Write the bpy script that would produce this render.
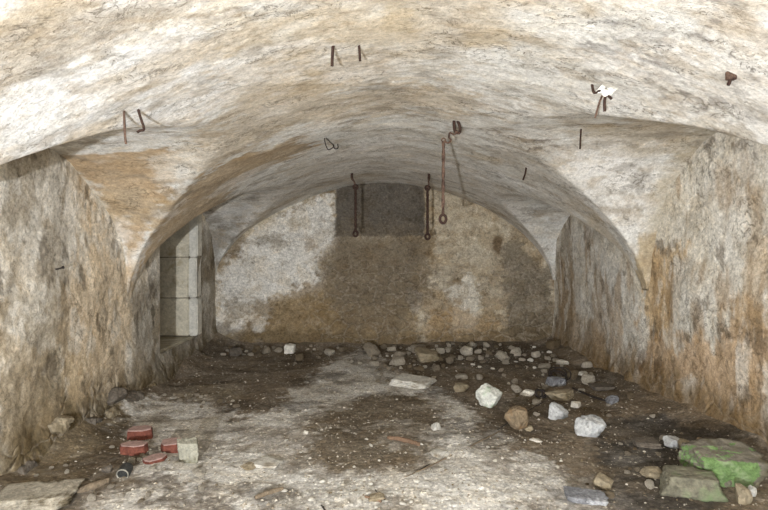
import bpy, bmesh, math, random
import numpy as np
from mathutils import Vector, Matrix, noise as mnoise

# ------------------------------------------------------------------ camera, light, exposure
scene = bpy.context.scene
for o in list(bpy.data.objects):
    bpy.data.objects.remove(o, do_unlink=True)
C = scene.collection
EYE = 1.5
F = 512.0
cam_d = bpy.data.cameras.new('camera'); cam = bpy.data.objects.new('camera', cam_d); C.objects.link(cam)
cam_d.sensor_width = 36; cam_d.lens = 24; cam_d.clip_start = 0.05
cam.location = (0, 0, EYE); cam.rotation_euler = (math.pi / 2, 0, 0)
scene.camera = cam

world = bpy.data.worlds.new('world'); scene.world = world; world.use_nodes = True
bgn = world.node_tree.nodes['Background']
bgn.inputs[0].default_value = (0.93, 0.96, 1.0, 1); bgn.inputs[1].default_value = 0.4

fl_d = bpy.data.lights.new('camera_flash', 'POINT'); fl = bpy.data.objects.new('camera_flash', fl_d); C.objects.link(fl)
fl.location = (-0.68, -1.20, 1.02)
fl_d.energy = 1300; fl_d.shadow_soft_size = 0.03; fl_d.color = (0.94, 0.975, 1.03)

# added soft fill light behind the photographer, evening out the flash falloff
ar_d = bpy.data.lights.new('soft_fill_behind_camera', 'AREA'); ar = bpy.data.objects.new('soft_fill_behind_camera', ar_d); C.objects.link(ar)
ar.location = (0.4, -2.2, 0.95); ar.rotation_euler = (math.radians(90), 0, 0)
ar_d.shape = 'RECTANGLE'; ar_d.size = 1.8; ar_d.size_y = 1.0; ar_d.energy = 130; ar_d.color = (0.95, 0.98, 1.0)

vs = scene.view_settings
vs.view_transform = 'Standard'; vs.look = 'None'; vs.gamma = 1; vs.use_curve_mapping = False
vs.exposure = -0.05

# ------------------------------------------------------------------ helpers
def lin(c):
    c = np.asarray(c, float) / 255.0
    return np.where(c <= 0.04045, c / 12.92, ((c + 0.055) / 1.055) ** 2.4)

def pig(c):
    l = lin(c); g = l.mean(); return g + (l - g) * 0.74

def _hash(ix, iy, iz, seed):
    h = (ix.astype(np.uint32) * np.uint32(374761393) + iy.astype(np.uint32) * np.uint32(668265263)
         + iz.astype(np.uint32) * np.uint32(2246822519) + np.uint32((seed * 3266489917) & 0xffffffff))
    h = (h ^ (h >> np.uint32(13))) * np.uint32(1274126177)
    h = (h ^ (h >> np.uint32(16))) * np.uint32(2654435761)
    h = h ^ (h >> np.uint32(15))
    return h.astype(np.float64) / 4294967295.0

def vnoise(p, seed=0):
    p = np.asarray(p, float)
    i = np.floor(p).astype(np.int64); f = p - i
    f = f * f * f * (f * (f * 6 - 15) + 10)
    r = 0
    for dx in (0, 1):
        wx = f[:, 0] if dx else 1 - f[:, 0]
        for dy in (0, 1):
            wy = f[:, 1] if dy else 1 - f[:, 1]
            for dz in (0, 1):
                wz = f[:, 2] if dz else 1 - f[:, 2]
                r = r + wx * wy * wz * _hash(i[:, 0] + dx + 4096, i[:, 1] + dy + 4096, i[:, 2] + dz + 4096, seed)
    return r * 2 - 1

def fbm(p, scale=1.0, octv=4, seed=0, gain=0.55, stretch=(1, 1, 1)):
    p = np.asarray(p, float) * np.asarray(stretch) * scale
    a = 1.0; s = 0; n = 0
    for k in range(octv):
        s = s + a * vnoise(p + 17.3 * k, seed + k * 7); n += a
        a *= gain; p = p * 2.03
    return s / n * 1.6

def sstep(a, b, x):
    t = np.clip((x - a) / (b - a), 0, 1); return t * t * (3 - 2 * t)

# ---- room shape: a cellar whose axis leans slightly to the left of the view
YB = 8.1; HW = 2.67; SP = 1.1
def cx(y): return 0.047 * (YB - np.asarray(y, float))
def barrel(xp, y):
    b = 1.55 + 0.012 * (YB - y)
    u = np.clip(np.abs(xp) / HW, 0, 1)
    return SP + b * np.power(np.clip(1 - u ** 1.7, 0, 1), 1 / 1.7)
# side, crown position, near half width, far half width, rise, tilt
LUN = [(-1, 3.58, 1.46, 1.46, 1.20, 0.05), (-1, 6.62, 1.46, 1.46, 1.20, 0.05),
       (1, 4.20, 1.85, 1.24, 1.45, 0.0), (1, 6.80, 1.24, 1.24, 1.14, 0.05),
       (-1, 0.62, 1.42, 1.98, 1.3, 0.05), (1, 0.80, 1.42, 1.42, 1.2, 0.05)]  # unseen rear bay; left lunette widened to keep its rib's shadow off the wall
def H(x, y):
    x = np.asarray(x, float); y = np.asarray(y, float)
    xp = x - cx(y)
    z = barrel(xp, y)
    for (s, yc, hn, hf, h, tl) in LUN:
        v = np.abs(y - yc) / np.where(y < yc, hn, hf)
        L = SP + h * np.sqrt(np.clip(1 - v ** 2, 0, 1)) + tl * np.clip(HW - np.abs(xp), 0, 1.5) * (v < 1)
        L = np.where(xp * s > 0, L, 0)
        d = L - z; k = 0.035
        hh = np.clip(0.5 + 0.5 * d / k, 0, 1)
        z = z * (1 - hh) + L * hh + k * hh * (1 - hh)
    return z
def xl(y): return -HW + cx(y)
def xr(y): return HW + cx(y)

def ray(px, py): return np.array([(px - 384) / F, 1.0, (255 - py) / F])
def on_floor(px, py, z=0.0):
    d = ray(px, py); t = (z - EYE) / d[2]; return np.array([0, 0, EYE]) + d * t
def on_back(px, py, y=YB):
    return np.array([0, 0, EYE]) + ray(px, py) * y
def on_side(px, py, s):
    d = ray(px, py); k = s * HW
    t = (k + 0.047 * YB) / (d[0] + 0.047)
    return np.array([0, 0, EYE]) + d * t
def on_ceil(px, py):
    d = ray(px, py); ts = np.linspace(1.0, YB, 3000)
    P = np.array([0, 0, EYE])[None] + d[None] * ts[:, None]
    g = P[:, 2] - H(P[:, 0], P[:, 1])
    i = np.argmax(g > 0)
    if g[i] <= 0: i = len(ts) - 1
    return P[i]

def new_obj(name, me, mat=None, parent=None):
    o = bpy.data.objects.new(name, me); C.objects.link(o)
    if mat: me.materials.append(mat)
    if parent: o.parent = parent
    return o
def tag(o, label=None, cat=None, group=None, kind=None):
    if label: o['label'] = label
    if cat: o['category'] = cat
    if group: o['group'] = group
    if kind: o['kind'] = kind
    return o
def empty(name, loc, rz=0):
    o = bpy.data.objects.new(name, None); C.objects.link(o); o.location = loc; o.rotation_euler = (0, 0, rz)
    o.empty_display_size = 0.05
    return o

def grid_mesh(name, P, nu, nv, cols, mat, drop=None, flip=False, extra=None):
    """P: (nu*nv,3), index = i*nv+j"""
    idx = np.arange(nu * nv).reshape(nu, nv)
    a = idx[:-1, :-1].ravel(); b = idx[1:, :-1].ravel(); c = idx[1:, 1:].ravel(); d = idx[:-1, 1:].ravel()
    q = np.stack([a, b, c, d], 1)
    if flip: q = q[:, ::-1]
    if drop is not None:
        q = q[~drop.ravel()]
    me = bpy.data.meshes.new(name)
    me.vertices.add(len(P)); me.vertices.foreach_set('co', P.astype(np.float32).ravel())
    me.loops.add(len(q) * 4); me.loops.foreach_set('vertex_index', q.astype(np.int32).ravel())
    me.polygons.add(len(q)); me.polygons.foreach_set('loop_start', (np.arange(len(q)) * 4).astype(np.int32))
    me.polygons.foreach_set('loop_total', np.full(len(q), 4, np.int32))
    me.update(); me.validate()
    me.polygons.foreach_set('use_smooth', np.ones(len(me.polygons), bool))
    at = me.attributes.new('tint', 'FLOAT_COLOR', 'POINT')
    rgba = np.ones((len(P), 4), np.float32); rgba[:, :3] = cols
    at.data.foreach_set('color', rgba.ravel())
    if extra is not None:
        e = me.attributes.new('rubble', 'FLOAT', 'POINT'); e.data.foreach_set('value', extra.astype(np.float32))
    o = new_obj(name, me, mat); o['kind'] = 'structure'
    return o

def polydist(Q, poly):
    """signed distance (positive inside) of points Q (n,2) to polygon"""
    poly = np.asarray(poly, float); n = len(poly)
    d2 = np.full(len(Q), 1e9); inside = np.zeros(len(Q), bool)
    for k in range(n):
        a = poly[k]; b = poly[(k + 1) % n]; e = b - a; w = Q - a
        t = np.clip((w @ e) / max(e @ e, 1e-9), 0, 1)
        r = w - t[:, None] * e; d2 = np.minimum(d2, (r * r).sum(1))
        c = ((a[1] > Q[:, 1]) != (b[1] > Q[:, 1]))
        den = (b[1] - a[1]) if abs(b[1] - a[1]) > 1e-9 else 1e-9
        inside ^= c & (Q[:, 0] < e[0] * (Q[:, 1] - a[1]) / den + a[0])
    return np.where(inside, 1, -1) * np.sqrt(d2)

class Paint:
    """stain map kept in the surface's own two coordinates (metres)"""
    def __init__(s, Q, P3, base, to2, stretch=(1, 1, 1), seed=1):
        s.Q = Q; s.P = P3; s.to2 = to2
        s.col = np.tile(pig(base), (len(Q), 1)); s.st = stretch; s.seed = seed
        s.n1 = fbm(P3, 1.6, 5, seed, 0.62, stretch); s.n2 = fbm(P3, 5.0, 4, seed + 31, 0.62, stretch)
        s.n3 = fbm(P3, 16.0, 3, seed + 57, 0.6, stretch)
    def poly(s, pts, color, op=0.8, soft=0.1, rag=0.15):
        pl = [s.to2(*p) for p in pts]
        d = polydist(s.Q, pl) + rag * (0.5 * s.n1 + 0.6 * s.n2 + 0.45 * s.n3)
        a = (sstep(-soft, soft, d) * op)[:, None]
        s.col = s.col * (1 - a) + pig(color) * a
        return a[:, 0]
    def mottle(s, color, lo, hi, op, scale, seed, oct=5, stretch=None, mask=None):
        n = fbm(s.P, scale, oct, seed, 0.62, stretch or s.st)
        a = sstep(lo, hi, n) * op
        if mask is not None: a = a * mask
        a = a[:, None]
        s.col = s.col * (1 - a) + pig(color) * a
        return a[:, 0]

# ------------------------------------------------------------------ materials
def nd(nt, t, **kw):
    n = nt.nodes.new(t)
    for k, v in kw.items():
        if k.startswith('i_'):
            n.inputs[k[2:].replace('_', ' ')].default_value = v
        else: setattr(n, k, v)
    return n

def ramp(nt, src, stops):
    r = nt.nodes.new('ShaderNodeValToRGB'); nt.links.new(src, r.inputs[0])
    el = r.color_ramp.elements
    while len(el) < len(stops): el.new(0.5)
    for e, (p, c) in zip(el, stops):
        e.position = p; e.color = (*(c if isinstance(c, tuple) else (c, c, c)), 1)
    return r.outputs[0]

def mix(nt, fac, a, b, mode='MIX'):
    m = nt.nodes.new('ShaderNodeMix'); m.data_type = 'RGBA'; m.blend_type = mode
    for sock, v in ((m.inputs[0], fac), (m.inputs[6], a), (m.inputs[7], b)):
        if hasattr(v, 'links'): nt.links.new(v, sock)
        elif isinstance(v, (int, float)): sock.default_value = v
        else: sock.default_value = (*v, 1) if len(v) == 3 else v
    return m.outputs[2]

def masonry(name, st=(1, 1, 1), bump=1.0, speck=0.5, pit=0.5, detail=1.0, flake=0.4, patch=0.5, grain=0.6, pebble=0.0):
    m = bpy.data.materials.new(name); m.use_nodes = True; nt = m.node_tree
    bs = nt.nodes['Principled BSDF']; bs.inputs['Roughness'].default_value = 0.92
    bs.inputs['Specular IOR Level'].default_value = 0.15
    L = nt.links
    tc = nd(nt, 'ShaderNodeTexCoord'); mp = nd(nt, 'ShaderNodeMapping'); mp.inputs['Scale'].default_value = st
    L.new(tc.outputs['Object'], mp.inputs[0]); V = mp.outputs[0]; U = tc.outputs['Object']
    def noise(scale, det=8, rough=0.6, dist=0.0, v=V):
        n = nd(nt, 'ShaderNodeTexNoise', i_Scale=scale, i_Detail=det, i_Roughness=rough, i_Distortion=dist)
        L.new(v, n.inputs['Vector']); return n.outputs[0]
    at = nd(nt, 'ShaderNodeAttribute', attribute_name='tint')
    nA = noise(5, 10, 0.7, 0.4); nB = noise(22, 8, 0.7, 0.3); nC = noise(58, 8, 0.75, v=U); nD = noise(2.2, 10, 0.65, 0.8)
    col = at.outputs[0]
    # tonal mottling
    col = mix(nt, 0.75 * detail, col, ramp(nt, nA, [(0.3, 0.60), (0.5, 1.0), (0.72, 1.22)]), 'MULTIPLY')
    col = mix(nt, 0.75 * detail, col, ramp(nt, nB, [(0.3, 0.50), (0.5, 1.03), (0.72, 1.30)]), 'MULTIPLY')
    col = mix(nt, grain, col, ramp(nt, noise(30, 10, 0.8, v=U), [(0.34, 0.25), (0.44, 0.85), (0.5, 1.05), (0.64, 1.6)]), 'MULTIPLY')
    col = mix(nt, grain, col, ramp(nt, nC, [(0.32, 0.42), (0.5, 1.03), (0.68, 1.45)]), 'MULTIPLY')
    # warm stains
    col = mix(nt, ramp(nt, nD, [(0.5, 0.0), (0.66, 0.35)]), col, mix(nt, 1.0, col, (1.02, 0.9, 0.72), 'MULTIPLY'))
    if pebble:
        pv_ = nd(nt, 'ShaderNodeTexVoronoi', i_Scale=62.0); L.new(U, pv_.inputs['Vector'])
        bw = nd(nt, 'ShaderNodeSeparateColor'); L.new(pv_.outputs['Color'], bw.inputs[0])
        col = mix(nt, pebble, col, ramp(nt, bw.outputs[0], [(0.0, 0.55), (0.6, 1.0), (0.86, 1.3), (1.0, 2.3)]), 'MULTIPLY')
    # crisp-edged flaked patches: thin darker undercoat and remains of whitewash
    nE = noise(2.6, 14, 0.70, 0.25); nG = noise(4.3, 14, 0.72, 0.2, v=U)
    col = mix(nt, ramp(nt, nE, [(0.535, 0.0), (0.552, patch)]), col, mix(nt, 1.0, col, (0.70, 0.64, 0.55), 'MULTIPLY'))
    col = mix(nt, ramp(nt, nG, [(0.560, 0.0), (0.575, patch * 0.8)]), col, mix(nt, 1.0, col, (1.30, 1.32, 1.36), 'MULTIPLY'))
    nK = noise(9.0, 14, 0.75, 0.2)
    col = mix(nt, ramp(nt, nK, [(0.585, 0.0), (0.60, patch * 1.1)]), col, mix(nt, 1.0, col, (0.55, 0.50, 0.42), 'MULTIPLY'))
    # thin crack and flake lines
    ns = nd(nt, 'ShaderNodeTexNoise', i_Scale=7.0, i_Detail=9, i_Roughness=0.62, i_Distortion=1.2); L.new(V, ns.inputs['Vector'])
    line = ramp(nt, ns.outputs[0], [(0.485, 0.0), (0.497, 1.0), (0.503, 1.0), (0.512, 0.0)])
    gate = ramp(nt, noise(3.1, 3, 0.5), [(0.5, 0.0), (0.6, 1.0)])
    lg = nd(nt, 'ShaderNodeMath', operation='MULTIPLY'); L.new(line, lg.inputs[0]); L.new(gate, lg.inputs[1])
    lf = nd(nt, 'ShaderNodeMath', operation='MULTIPLY'); L.new(lg.outputs[0], lf.inputs[0]); lf.inputs[1].default_value = flake
    col = mix(nt, lf.outputs[0], col, (0.10, 0.075, 0.045))
    # dark specks
    vo = nd(nt, 'ShaderNodeTexVoronoi', i_Scale=46.0); L.new(U, vo.inputs['Vector'])
    sp = ramp(nt, vo.outputs['Distance'], [(0.10, 1.0), (0.24, 0.0)])
    sg = ramp(nt, noise(6.5, 4, 0.6), [(0.50, 0.0), (0.66, 1.0)])
    sm = nd(nt, 'ShaderNodeMath', operation='MULTIPLY'); L.new(sp, sm.inputs[0]); L.new(sg, sm.inputs[1])
    sm2 = nd(nt, 'ShaderNodeMath', operation='MULTIPLY'); L.new(sm.outputs[0], sm2.inputs[0]); sm2.inputs[1].default_value = speck
    col = mix(nt, sm2.outputs[0], col, (0.06, 0.045, 0.03))
    # relief
    def madd(a, k, b=None):
        n = nd(nt, 'ShaderNodeMath', operation='MULTIPLY_ADD'); L.new(a, n.inputs[0]); n.inputs[1].default_value = k
        if b is not None: L.new(b, n.inputs[2])
        else: n.inputs[2].default_value = 0
        return n.outputs[0]
    h = madd(nA, 0.012); h = madd(nB, 0.008, h); h = madd(nC, 0.0045, h); h = madd(lg.outputs[0], -0.004, h); h = madd(sm.outputs[0], -0.005 * pit * 2, h)
    # exposed rubble where the plaster is gone
    ra = nd(nt, 'ShaderNodeAttribute', attribute_name='rubble')
    wv = nd(nt, 'ShaderNodeTexNoise', i_Scale=4.0, i_Detail=4); L.new(U, wv.inputs['Vector'])
    wm = nd(nt, 'ShaderNodeVectorMath', operation='MULTIPLY_ADD'); L.new(wv.outputs[1], wm.inputs[0]); wm.inputs[1].default_value = (.3, .3, .3); L.new(U, wm.inputs[2])
    ws = nd(nt, 'ShaderNodeVectorMath', operation='MULTIPLY'); L.new(wm.outputs[0], ws.inputs[0]); ws.inputs[1].default_value = (1, 1, 1.6)
    v2 = nd(nt, 'ShaderNodeTexVoronoi', i_Scale=3.8, feature='DISTANCE_TO_EDGE'); L.new(ws.outputs[0], v2.inputs['Vector'])
    jr = ramp(nt, v2.outputs[0], [(0.0, 0.0), (0.14, 1.0)])
    jm = nd(nt, 'ShaderNodeMath', operation='MULTIPLY'); L.new(jr, jm.inputs[0]); L.new(ra.outputs['Fac'], jm.inputs[1])
    h = madd(jm.outputs[0], 0.016, h)
    jc = ramp(nt, v2.outputs[0], [(0.0, 0.6), (0.04, 0.35), (0.09, 0.0)])
    jg = nd(nt, 'ShaderNodeMath', operation='MULTIPLY'); L.new(jc, jg.inputs[0]); L.new(ra.outputs['Fac'], jg.inputs[1])
    jh = nd(nt, 'ShaderNodeMath', operation='MULTIPLY'); L.new(jg.outputs[0], jh.inputs[0]); L.new(ramp(nt, nB, [(0.42, 0.0), (0.56, 1.0)]), jh.inputs[1])
    col = mix(nt, jh.outputs[0], col, (0.36, 0.31, 0.24))
    L.new(col, bs.inputs['Base Color'])
    bp = nd(nt, 'ShaderNodeBump', i_Strength=0.9 * bump, i_Distance=1.0); L.new(h, bp.inputs['Height'])
    L.new(bp.outputs[0], bs.inputs['Normal'])
    return m

def simple(name, rgb, rough=0.85, var=0.35, scale=14, bump=0.004, metal=0.0, rand=0.0, spots=None, island=False, spec=0.2):
    m = bpy.data.materials.new(name); m.use_nodes = True; nt = m.node_tree; L = nt.links
    bs = nt.nodes['Principled BSDF']; bs.inputs['Roughness'].default_value = rough; bs.inputs['Metallic'].default_value = metal
    bs.inputs['Specular IOR Level'].default_value = spec
    tc = nd(nt, 'ShaderNodeTexCoord'); V = tc.outputs['Object']
    n = nd(nt, 'ShaderNodeTexNoise', i_Scale=scale, i_Detail=10, i_Roughness=0.7, i_Distortion=0.4); L.new(V, n.inputs['Vector'])
    n2 = nd(nt, 'ShaderNodeTexNoise', i_Scale=scale * 5, i_Detail=6, i_Roughness=0.7); L.new(V, n2.inputs['Vector'])
    c = tuple(lin(rgb))
    col = mix(nt, 1.0, c, ramp(nt, n.outputs[0], [(0.3, 1 - var * 1.3), (0.5, 1.0), (0.7, 1 + var)]), 'MULTIPLY')
    col = mix(nt, 1.0, col, ramp(nt, n2.outputs[0], [(0.3, 1 - var), (0.5, 1.0), (0.7, 1 + var)]), 'MULTIPLY')
    if spots:
        n3 = nd(nt, 'ShaderNodeTexNoise', i_Scale=scale * 0.6, i_Detail=8, i_Roughness=0.65); L.new(V, n3.inputs['Vector'])
        col = mix(nt, ramp(nt, n3.outputs[0], [(spots[1], 0.0), (spots[2], 1.0)]), col, tuple(lin(spots[0])))
    if rand or island:
        if island:
            oi = nd(nt, 'ShaderNodeNewGeometry'); rs = oi.outputs['Random Per Island']
        else:
            oi = nd(nt, 'ShaderNodeObjectInfo'); rs = oi.outputs['Random']
        col = mix(nt, 1.0, col, ramp(nt, rs, [(0.0, (1 - rand, 1 - rand * 1.15, 1 - rand * 1.35)), (0.5, (1, 0.97, 0.93)), (1.0, (1 + rand, 1 + rand, 1 + rand * 0.95))]), 'MULTIPLY')
    L.new(col, bs.inputs['Base Color'])
    a = nd(nt, 'ShaderNodeMath', operation='MULTIPLY_ADD'); L.new(n2.outputs[0], a.inputs[0]); a.inputs[1].default_value = 0.35; L.new(n.outputs[0], a.inputs[2])
    bp = nd(nt, 'ShaderNodeBump', i_Strength=0.9, i_Distance=bump * 6); L.new(a.outputs[0], bp.inputs['Height']); L.new(bp.outputs[0], bs.inputs['Normal'])
    return m

M_ceil = masonry('lime_plaster_vault', st=(1, 1.6, 1.4), bump=0.8, speck=0.4, detail=0.36, flake=0.75, patch=0.34, grain=0.42)
M_wall = masonry('old_wall_plaster', st=(1.2, 1.2, 0.95), bump=1.0, speck=0.75, detail=0.38, flake=0.6, patch=0.42, grain=0.6)
M_back = masonry('back_wall_plaster', st=(1, 1, 1.2), bump=1.0, speck=0.8, detail=0.7, flake=0.5, patch=0.5)
M_floor = masonry('dusty_earth', st=(1, 1, 1), bump=0.8, speck=0.6, detail=0.75, flake=0.15, patch=0.4, grain=0.5, pebble=0.45)

# ------------------------------------------------------------------ ceiling (vault)
s = np.linspace(-1, 1, 400); XP = 2.78 * (0.55 * s + 0.45 * np.sin(s * math.pi / 2))
YS = np.concatenate([np.linspace(-1.6, 1.6, 60)[:-1], np.linspace(1.6, 8.2, 430)])
gx, gy = np.meshgrid(XP, YS, indexing='ij'); yy = gy.ravel(); xx = gx.ravel() + cx(yy)
zz = H(xx, yy); e = 0.01
hx = (H(xx + e, yy) - H(xx - e, yy)) / (2 * e); hy = (H(xx, yy + e) - H(xx, yy - e)) / (2 * e)
N = np.stack([-hx, -hy, np.ones_like(hx)], 1); N /= np.linalg.norm(N, axis=1)[:, None]
P = np.stack([xx, yy, zz], 1)
disp = 0.018 * fbm(P, 1.3, 3, 3) + 0.004 * fbm(P, 5, 4, 9, 0.6, (1, 1.4, 1.3)) + 0.002 * fbm(P, 22, 3, 19, 0.6)
def ceil2(px, py):
    p = on_ceil(px, py); return (p[0], p[1])
pt = Paint(np.stack([xx, yy], 1), P, (209, 206, 197), ceil2, stretch=(0.8, 1.7, 1.3), seed=5)
CEIL_STAINS = [
    ([(0, 0), (200, 0), (170, 22), (110, 45), (60, 62), (0, 92)], (170, 158, 138), 0.85, 0.05, 0.10),
    ([(0, 100), (60, 75), (140, 30), (250, 20), (235, 90), (170, 140), (100, 140), (0, 163)], (217, 216, 212), 0.85, 0.06, 0.16),
    ([(200, 8), (330, 0), (420, 0), (400, 60), (330, 90), (240, 70)], (212, 202, 180), 0.6, 0.15, 0.2),
    ([(230, 60), (330, 50), (350, 95), (480, 92), (495, 112), (380, 118), (300, 125), (225, 165), (190, 160)], (184, 160, 118), 0.55, 0.10, 0.35),
    ([(60, 157), (165, 148), (175, 190), (150, 215), (133, 290), (112, 225)], (178, 144, 90), 0.85, 0.06, 0.14),
    ([(175, 190), (230, 160), (300, 135), (330, 145), (240, 185), (190, 225), (150, 270), (138, 280), (150, 220)], (172, 142, 92), 0.8, 0.06, 0.18),
    ([(150, 160), (215, 150), (205, 165), (160, 190)], (220, 212, 196), 0.6, 0.05, 0.1),
    ([(250, 195), (330, 150), (430, 150), (500, 185), (540, 240), (545, 268), (470, 200), (380, 184), (290, 200), (235, 245)], (206, 198, 185), 0.7, 0.12, 0.15),
    ([(195, 225), (258, 195), (240, 235), (218, 275), (205, 270)], (138, 130, 116), 0.8, 0.08, 0.1),
    ([(380, 3), (415, 10), (412, 32), (385, 30)], (190, 172, 136), 0.7, 0.03, 0.05),
    ([(460, 30), (510, 28), (508, 48), (465, 46)], (188, 165, 120), 0.6, 0.04, 0.08),
    ([(590, 20), (640, 30), (660, 60), (640, 90), (600, 60)], (165, 160, 152), 0.45, 0.10, 0.25),
    ([(680, 50), (768, 60), (768, 120), (700, 100)], (196, 186, 168), 0.5, 0.1, 0.2),
    ([(540, 110), (620, 125), (700, 128), (690, 150), (640, 160), (600, 150)], (186, 166, 130), 0.6, 0.08, 0.15),
    ([(540, 150), (600, 140), (660, 180), (670, 230), (620, 230), (590, 200)], (218, 213, 204), 0.7, 0.1, 0.12),
    ([(480, 115), (540, 135), (600, 210), (635, 285), (600, 235), (540, 200), (490, 160)], (188, 180, 166), 0.6, 0.1, 0.15),
    ([(655, 180), (690, 140), (740, 130), (730, 200), (665, 290), (645, 290), (650, 230)], (184, 172, 146), 0.8, 0.10, 0.15),
    ([(600, 242), (640, 236), (690, 243), (668, 262), (645, 302), (634, 290), (618, 262)], (186, 164, 122), 0.85, 0.02, 0.04),
    ([(700, 0), (768, 0), (768, 40), (720, 30)], (180, 160, 130), 0.6, 0.06, 0.15),
    ([(500, 0), (600, 0), (590, 12), (520, 14)], (196, 180, 150), 0.5, 0.06, 0.15),
]
for st in CEIL_STAINS: pt.poly(*st)
def pmask(p, pts, soft=0.15):
    return sstep(-soft, soft, polydist(p.Q, [p.to2(*q) for q in pts]) + 0.2 * p.n1)
pt.mottle((92, 86, 82), 0.02, 0.28, 0.8, 13.0, 76, mask=pmask(pt, [(585, 22), (625, 18), (648, 45), (640, 60), (600, 58)]))
pt.mottle((110, 98, 86), 0.12, 0.4, 0.7, 10.0, 77, mask=pmask(pt, [(650, 40), (768, 10), (768, 130), (700, 115), (610, 85)]))
pt.mottle((110, 94, 72), 0.15, 0.4, 0.7, 9.0, 78, mask=pmask(pt, [(490, 120), (545, 135), (560, 150), (500, 140)]))
pt.mottle((184, 164, 128), 0.18, 0.5, 0.55, 0.9, 71)
pt.mottle((226, 222, 214), 0.05, 0.5, 0.5, 1.7, 72)
pt.mottle((128, 116, 98), 0.36, 0.6, 0.45, 4.0, 73)
pt.mottle((166, 146, 114), 0.25, 0.5, 0.4, 6.0, 75)
P2 = P + N * disp[:, None]
ceiling = grid_mesh('ceiling', P2, len(XP), len(YS), pt.col, M_ceil, flip=False)

# ------------------------------------------------------------------ side walls
NY0, NY1, NZ1 = 5.86, 7.22, 2.12      # the window opening in the left wall
SILL = 0.36
def wall(side, name, seed, base):
    yv = np.concatenate([np.linspace(-1.6, 2.4, 60)[:-1], np.linspace(2.4, 8.2, 360)])
    zv = np.linspace(-0.12, 2.75, 180)
    if side < 0:   # snap rows and columns to the opening
        for v in (NY0, NY1): yv[np.argmin(abs(yv - v))] = v
        for v in (SILL, NZ1): zv[np.argmin(abs(zv - v))] = v
    gy, gz = np.meshgrid(yv, zv, indexing='ij'); y = gy.ravel(); z = gz.ravel()
    x = side * HW + cx(y)
    P = np.stack([x, y, z], 1)
    foot = np.clip(1 - z / 0.55, 0, 1) ** 2
    d = 0.030 * fbm(P, 1.1, 3, seed) + 0.010 * fbm(P, 4.5, 4, seed + 3) + 0.005 * fbm(P, 18, 3, seed + 5)
    d = d - foot * (0.08 + 0.03 * fbm(P, 3.5, 3, seed + 8))
    edge = np.ones_like(d)
    if side < 0:
        dy = np.maximum(np.maximum(NY0 - y, y - NY1), 0); dz = np.maximum(np.maximum(SILL - z, z - NZ1), 0)
        edge = np.clip(np.sqrt(dy * dy + dz * dz) / 0.15, 0.0, 1)
    P[:, 0] += side * d * edge
    def to2(px, py):
        p = on_side(px, py, side); return (p[1], p[2])
    p = Paint(np.stack([y, z], 1), P, base, to2, stretch=(1, 1.3, 0.75), seed=seed)
    return p, P, yv, zv

# left
pl, P, yv, zv = wall(-1, 'wall_left', 11, (220, 212, 195))
for st in [
    ([(0, 165), (60, 155), (80, 190), (60, 300), (30, 340), (0, 330)], (214, 207, 192), 0.7, 0.12, 0.3),
    ([(90, 190), (140, 300), (135, 400), (60, 430), (55, 320), (80, 260)], (200, 172, 126), 0.7, 0.12, 0.25),
    ([(0, 330), (60, 350), (100, 390), (80, 440), (0, 480)], (160, 136, 92), 0.7, 0.14, 0.3),
    ([(130, 300), (170, 260), (215, 215), (215, 350), (130, 420)], (158, 150, 134), 0.85, 0.08, 0.12),
    ([(25, 300), (55, 300), (58, 335), (30, 345)], (196, 186, 164), 0.6, 0.03, 0.08),
    ([(45, 430), (130, 385), (140, 420), (60, 475)], (138, 126, 104), 0.7, 0.08, 0.2),
    ([(48, 345), (62, 345), (62, 385), (50, 390)], (188, 180, 160), 0.5, 0.03, 0.08),
]: pl.poly(*st)
pl.mottle((128, 110, 76), 0.1, 0.5, 0.6, 2.0, 81)
pl.mottle((204, 198, 184), 0.12, 0.4, 0.55, 3.2, 82)
pl.mottle((90, 78, 60), 0.38, 0.65, 0.6, 6.0, 83)
z2 = P[:, 2]
foot = sstep(0.62, 0.05, z2 + 0.2 * pl.n2); a = (foot * 0.9)[:, None]; pl.col = pl.col * (1 - a) + lin((92, 79, 54)) * a  # brown band at the wall foot, deepened with shade put into the colour
rub = sstep(0.55, 0.15, z2 + 0.25 * pl.n1)
YY, ZZ = np.meshgrid(0.5 * (yv[1:] + yv[:-1]), 0.5 * (zv[1:] + zv[:-1]), indexing='ij')
hole = (YY > NY0) & (YY < NY1) & (ZZ > SILL) & (ZZ < NZ1)
wall_left = grid_mesh('wall_left', P, len(yv), len(zv), pl.col, M_wall, drop=hole, flip=True, extra=rub)

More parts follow.
